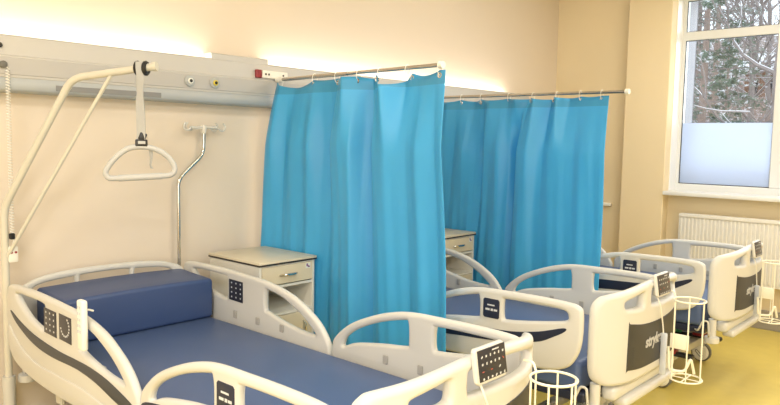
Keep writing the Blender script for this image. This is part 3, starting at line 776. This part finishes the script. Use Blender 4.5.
# ------------------------------------------------------------------ wire baskets on the footboards
def make_basket():
    t = thing('wire_basket', 'x', 'wire basket', (0, 0, 0), 'wire baskets hooked on the footboards')
    r, H = .076, .40
    bm = bmesh.new(); ring(bm, (0, 0, 0), r, .0045); obj('top_ring', bm, M['basket'], t)
    bm = bmesh.new(); ring(bm, (0, 0, -H), r, .0045); tube(bm, [(-r, 0, -H), (r, 0, -H)], .003, 6); tube(bm, [(0, -r, -H), (0, r, -H)], .003, 6); obj('bottom_ring', bm, M['basket'], t)
    for k in range(6):
        a = 2 * PI * (k + .3) / 6; x, y = r * math.cos(a), r * math.sin(a)
        bm = bmesh.new(); tube(bm, [(x, y, 0), (x, y, -H)], .0035, 8); obj('upright_wire', bm, M['basket'], t)
    bm = bmesh.new(); box(bm, -.045, -.037, -.02, r - .004, -.245, -.170, .003, 2); obj('mounting_plate', bm, M['basket'], t)
    bm = bmesh.new(); tube(bm, round_path([(-.05, r, -.24), (-.05, r - .01, -.36), (-.02, 0, -.36), (.0, -.02, -.29), (.03, -.03, -.375)], .02, 4), .007, 8); obj('retaining_arm', bm, M['basket'], t)
    bm = bmesh.new(); tube(bm, round_path([(.02, r, 0), (.02, r + .012, .03), (.02, r + .05, .03)], .01, 4), .0045, 8); obj('mounting_hook', bm, M['basket'], t)
    return t
bk1 = make_basket(); bk1.location = (2.015, -2.725, .872)
bk1['label'] = 'white wire basket on the nearest footboard, cut off by the lower edge of the photo'
bk2 = dup(bk1, (3.545, -2.636, .872), 'white wire basket standing clear against the yellow floor, on the middle footboard')
bk3 = dup(bk1, (5.16, -2.635, .872), 'white wire basket in front of the radiator, on the farthest footboard')

# wall rail stub seen past the far curtain
bm = bmesh.new(); box(bm, 6.845, 6.90, -.70, -.10, 1.005, 1.035, .006, 2)
o = obj('wall_rail', bm, M['white']); tag(o, 'short white rail on the end wall seen past the edge of the farther curtain', 'wall rail')

# ------------------------------------------------------------------ outside: snowy slope with trees and a wooden house
def ground_mat():
    m = bpy.data.materials.new('snowy_slope'); m.use_nodes = True; nt = m.node_tree; b = nt.nodes['Principled BSDF']
    tc = nt.nodes.new('ShaderNodeTexCoord'); n = nt.nodes.new('ShaderNodeTexNoise'); n.inputs['Scale'].default_value = 2.6; n.inputs['Detail'].default_value = 12
    n.inputs['Roughness'].default_value = .75
    nt.links.new(tc.outputs['Object'], n.inputs['Vector'])
    r = nt.nodes.new('ShaderNodeValToRGB'); nt.links.new(n.outputs['Fac'], r.inputs[0])
    r.color_ramp.elements[0].position = .40; r.color_ramp.elements[0].color = srgb(96, 78, 66)
    r.color_ramp.elements[1].position = .58; r.color_ramp.elements[1].color = srgb(205, 204, 208)
    e = r.color_ramp.elements.new(.49); e.color = srgb(150, 132, 122)
    nt.links.new(r.outputs[0], b.inputs['Base Color']); b.inputs['Roughness'].default_value = .9
    return m
bm = bmesh.new(); NX, NY = 60, 40; g = []
def slope_z(x, y): return -1.2 + max(0, x - 10) * .105 + .000 * y + max(0, x - 30) * .16 + .25 * math.sin(x * .5 + y * .7) * min(1, (x - 8) / 6) + .12 * math.sin(x * 1.7 - y * 1.3)
for i in range(NX + 1):
    row = []
    for j in range(NY + 1):
        x = 8.0 + 62 * i / NX; y = -14 + 44 * j / NY; row.append(bm.verts.new((x, y, slope_z(x, y))))
    g.append(row)
for i in range(NX):
    for j in range(NY): bm.faces.new((g[i][j], g[i + 1][j], g[i + 1][j + 1], g[i][j + 1]))
struct('ground_slope', bm, ground_mat(), True)

M['bark'] = mat('bark', srgb(146, 136, 132), .9, var=.25, vscale=12, bump=.5, bscale=40)
M['bark_red'] = mat('pine_bark', srgb(156, 138, 128), .9, var=.25, vscale=12, bump=.5, bscale=40)
M['needle'] = mat('needles', srgb(128, 142, 124), .85, var=.25, vscale=3)
M['needle2'] = mat('needles_frosted', srgb(150, 158, 148), .85, var=.2, vscale=3)
M['snow'] = mat('snow', srgb(238, 240, 245), .8, var=.02, bump=.2, bscale=20)
M['brush'] = mat('dry_brush', srgb(172, 150, 138), .9, var=.3, vscale=6)
M['log'] = mat('house_boards', srgb(140, 104, 82), .8, var=.2, vscale=5)

def branch(bm, rnd, p, d, L, r, depth, tips, up=.12, snow=None):
    pts = [p]; n = 5
    for i in range(n):
        d = (d + Vector((rnd.uniform(-.22, .22), rnd.uniform(-.22, .22), rnd.uniform(-.10, .18) + up * .4))).normalized()
        pts.append(pts[-1] + d * L / n)
    rs = [r * (1 - .7 * i / n) for i in range(n + 1)]
    tube(bm, pts, rs, 5 if depth < 2 else 3, cap=False)
    if snow is not None and depth in (1, 2) and rnd.random() < .6:
        sp = [q + Vector((0, 0, rr * .9)) for q, rr in zip(pts, rs)]; tube(snow, sp, [max(.005, rr * .5) for rr in rs], 4, cap=False)
    if depth >= 3: return
    k = (6, 5, 4)[depth]
    for i in range(k):
        q = pts[min(n, 1 + int(rnd.random() * n))]
        ax = d.orthogonal().normalized(); ax.rotate(Matrix.Rotation(rnd.uniform(0, 2 * PI), 3, d))
        nd = (d * .75 + ax * rnd.uniform(.6, 1.0)).normalized()
        branch(bm, rnd, q, nd, L * rnd.uniform(.45, .7), r * .45, depth + 1, tips, up, snow)

def bare_tree(x, y, h, label, seed, r=.11, lean=(0, 0), nb=11, name='bare_tree'):
    rnd = random.Random(seed); z = slope_z(x, y) - .1
    t = thing(name, label, 'tree', (x, y, z), 'bare trees outside the window')
    bm = bmesh.new(); sn = bmesh.new()
    top = Vector((lean[0], lean[1], h * .55))
    pts = [Vector((0, 0, 0)).lerp(top, i / 6) + Vector((rnd.uniform(-.04, .04), rnd.uniform(-.04, .04), 0)) * (i > 0) for i in range(7)]
    tube(bm, pts, [r * (1 - .07 * i) for i in range(7)], 8); obj('trunk', bm, M['bark'], t)
    bm = bmesh.new()
    for i in range(nb):
        q = pts[2 + int(rnd.random() * 4.99)]; a = rnd.uniform(0, 2 * PI)
        branch(bm, rnd, q, Vector((math.cos(a), math.sin(a), rnd.uniform(.2, .9))).normalized(), h * rnd.uniform(.25, .45), r * .45, 1, None, .12, sn)
    branch(bm, rnd, pts[-1], Vector((0, 0, 1)), h * .45, r * .55, 0, None, .12, sn)
    obj('branches', bm, M['bark'], t, False); obj('snow_cover', sn, M['snow'], t, False)

def conifer(x, y, h, label, seed, r=.11, dens=1.0, lo=.12, spread=.24, m='needle'):
    rnd = random.Random(seed); z = slope_z(x, y) - .1
    t = thing('pine_tree', label, 'tree', (x, y, z), 'pine trees outside the window')
    bm = bmesh.new(); tube(bm, [(0, 0, h * i / 8) for i in range(9)], [r * (1 - i / 9) for i in range(9)], 8); obj('trunk', bm, M['bark_red'], t)
    bm = bmesh.new(); fo = bmesh.new(); sn = bmesh.new()
    nb = int(46 * dens)
    for i in range(nb):
        k = lo + (1 - lo) * i / nb; zb = h * k; a = i * 2.4 + rnd.uniform(-.3, .3)
        L = h * spread * (1.05 - k) ** .7 * rnd.uniform(.7, 1.15)
        d = Vector((math.cos(a), math.sin(a), rnd.uniform(-.15, .2)))
        p0 = Vector((0, 0, zb)); p1 = p0 + d * L * .6; p2 = p0 + d * L + Vector((0, 0, -.12 * L + rnd.uniform(-.05, .1)))
        tube(bm, [p0, p1, p2], [.02, .014, .006], 4, cap=False)
        for q in range(int(60 * dens)):
            s = rnd.uniform(.25, 1.02); c = p0.lerp(p1, s / .6) if s < .6 else p1.lerp(p2, (s - .6) / .4)
            c = c + Vector((rnd.gauss(0, .07), rnd.gauss(0, .07), rnd.gauss(-.03, .05))) * (L * .8 + .3)
            tgt = sn if rnd.random() < .14 else fo
            for _ in range(5):
                e1 = Vector((rnd.gauss(0, 1), rnd.gauss(0, 1), rnd.gauss(0, .6))).normalized() * rnd.uniform(.03, .085)
                e2 = Vector((rnd.gauss(0, 1), rnd.gauss(0, 1), rnd.gauss(0, .6))).normalized() * rnd.uniform(.012, .032)
                tgt.faces.new([tgt.verts.new(c - e1), tgt.verts.new(c + e2), tgt.verts.new(c + e1)])
    obj('branches', bm, M['bark'], t, False); obj('needles', fo, M[m], t, False); obj('snow_cover', sn, M['snow'], t, False)

conifer(15.5, 1.27, 8.5, 'grey-green pine tree filling the left of the window view', 11, .12, 1.25, .08, .20)
conifer(19.5, 2.30, 9.5, 'pine tree with frosted needles behind the first pine, mid window', 12, .12, 1.1, .10, .17, 'needle2')
conifer(18.0, 1.55, 5.0, 'shorter pine tree with its top below the transom', 13, .09, 1.0, .15, .20)
conifer(27, 5.3, 12, 'far tall pine tree behind the bare trees at the left', 14, .14, .8, .15, .14, 'needle2')
bare_tree(14.5, -.30, 8.0, 'bare tree with a thick leaning trunk at the right edge of the window', 21, .09, (0, -.05), 3)
bare_tree(21.5, 1.75, 8.5, 'bare snow-dusted tree beside the wooden house', 22, .07, (.1, .3), 7)
bare_tree(24, 2.75, 10, 'bare tree standing behind the pines in the middle of the window', 23, .08, (0, -.3))
bare_tree(29, 3.75, 11, 'bare tree uphill behind the wooden house', 24, .12, (0, .3))
bare_tree(30, 6.4, 12, 'bare tree far uphill at the left of the window', 25, .12, (0, -.4))
bare_tree(22, 3.6, 8, 'slim bare tree at the left beside the grey frame edge', 26, .07, (0, .2))
bare_tree(36, 5.0, 12, 'farthest bare tree on top of the snowy slope', 27, .13, (0, .3))
# brushwood on the slope
rnd = random.Random(5); bm = bmesh.new()
for i in range(1500):
    x = rnd.uniform(13, 46); yc = -3.8 + x / math.tan(math.radians(rnd.uniform(69, 80))); z = slope_z(x, yc)
    for k in range(5):
        a = rnd.uniform(0, 2 * PI); L = rnd.uniform(.3, 1.1)
        d = Vector((math.cos(a) * .5, math.sin(a) * .5, 1)).normalized() * L
        b0 = Vector((x, yc, z - .03)); m1 = b0 + d * .5 + Vector((rnd.gauss(0, .06), rnd.gauss(0, .06), 0)); tube(bm, [b0, m1, b0 + d + Vector((rnd.gauss(0, .12), rnd.gauss(0, .12), 0))], [.014, .010, .005], 3, cap=False)
o = obj('brushwood', bm, M['brush'], None, False); tag(o, 'tangle of dry brown brushwood growing on the snowy slope', 'brushwood', kind='stuff')
# house
hx, hy = 44, 7.15; hz = 3.4
ho = thing('wooden_house', 'small brown wooden house with a snowy roof seen through the window', 'house', (hx, hy, hz - .3))
bm = bmesh.new(); box(bm, -1.5, 1.5, -1.0, .75, 0, 2.9)
for k in range(12): box(bm, -1.53, 1.53, -1.02, .77, .1 + k * .24, .28 + k * .24, .02, 1)
obj('wall', bm, M['log'], ho, False)
bm = bmesh.new()
for s in (-1, 1):
    v = [bm.verts.new(c) for c in ((s * 1.9, -1.3, 2.75), (s * 1.9, 1.05, 2.75), (0, 1.05, 3.65), (0, -1.3, 3.65))]; v2 = [bm.verts.new(x.co + Vector((0, 0, .22))) for x in v]
    for f in ((0, 1, 2, 3), (4, 5, 6, 7), (0, 1, 5, 4), (1, 2, 6, 5), (2, 3, 7, 6), (3, 0, 4, 7)):
        q = v + v2; bm.faces.new([q[i] for i in f])
bmesh.ops.recalc_face_normals(bm, faces=bm.faces[:]); obj('roof', bm, M['snow'], ho, False)
for y in (-.6, .3):
    bm = bmesh.new(); box(bm, -1.56, -1.5, y - .22, y + .22, 1.5, 2.2); obj('house_window', bm, M['black'], ho, False)

# ------------------------------------------------------------------ light
w = bpy.data.worlds.new('World'); SC.world = w; w.use_nodes = True
bg = w.node_tree.nodes['Background']; bg.inputs[0].default_value = (.86, .92, 1.0, 1); bg.inputs[1].default_value = 2.4
def area(name, loc, rot, sx, sy, power, col):
    l = bpy.data.lights.new(name, 'AREA'); l.shape = 'RECTANGLE'; l.size = sx; l.size_y = sy; l.energy = power; l.color = col
    o = bpy.data.objects.new(name, l); COL.objects.link(o); o.location = loc; o.rotation_euler = rot; return o
WARM = (1.0, .985, .965)
for x, y, p in ((-.8, -2.2, 62), (2.6, -2.3, 20), (5.4, -2.3, 34), (-.9, -4.6, 80), (2.2, -5.0, 62), (5.2, -5.0, 55)):
    area('ceiling_lamp', (x, y, 3.27), (0, 0, 0), 1.2, .6, p, WARM)
area('side_fill', (-1.72, -4.5, 1.70), (0, math.radians(-90), 0), 1.7, 3.4, 75, (.95, .98, 1.0))  # added fill light behind the view, brightens fronts; the left wall has no window
area('daylight_window', (7.35, -2.45, 2.2), (0, math.radians(90), 0), 1.7, 2.3, 55, (.85, .93, 1.0))

# ------------------------------------------------------------------ camera
yaw, pitch, roll = math.radians(48.0493), math.radians(5.0564), math.radians(1.0334)
f = Vector((math.sin(yaw) * math.cos(pitch), math.cos(yaw) * math.cos(pitch), -math.sin(pitch)))
r = Vector((math.cos(yaw), -math.sin(yaw), 0)); u = r.cross(f)
r2 = r * math.cos(roll) + u * math.sin(roll); u2 = -r * math.sin(roll) + u * math.cos(roll)
cam = bpy.data.cameras.new('Camera'); co = bpy.data.objects.new('Camera', cam); COL.objects.link(co)
mm = Matrix((r2, u2, -f)).transposed().to_4x4(); mm.translation = (0, -3.8037, 1.6364)
co.matrix_world = mm
cam.sensor_width = 36; cam.sensor_fit = 'HORIZONTAL'; cam.lens = 697.4 / 780 * 36; cam.clip_end = 300; cam.clip_start = .05
SC.camera = co
vs = SC.view_settings; vs.view_transform = 'Standard'; vs.look = 'None'; vs.gamma = 1; vs.use_curve_mapping = False; vs.exposure = -0.10
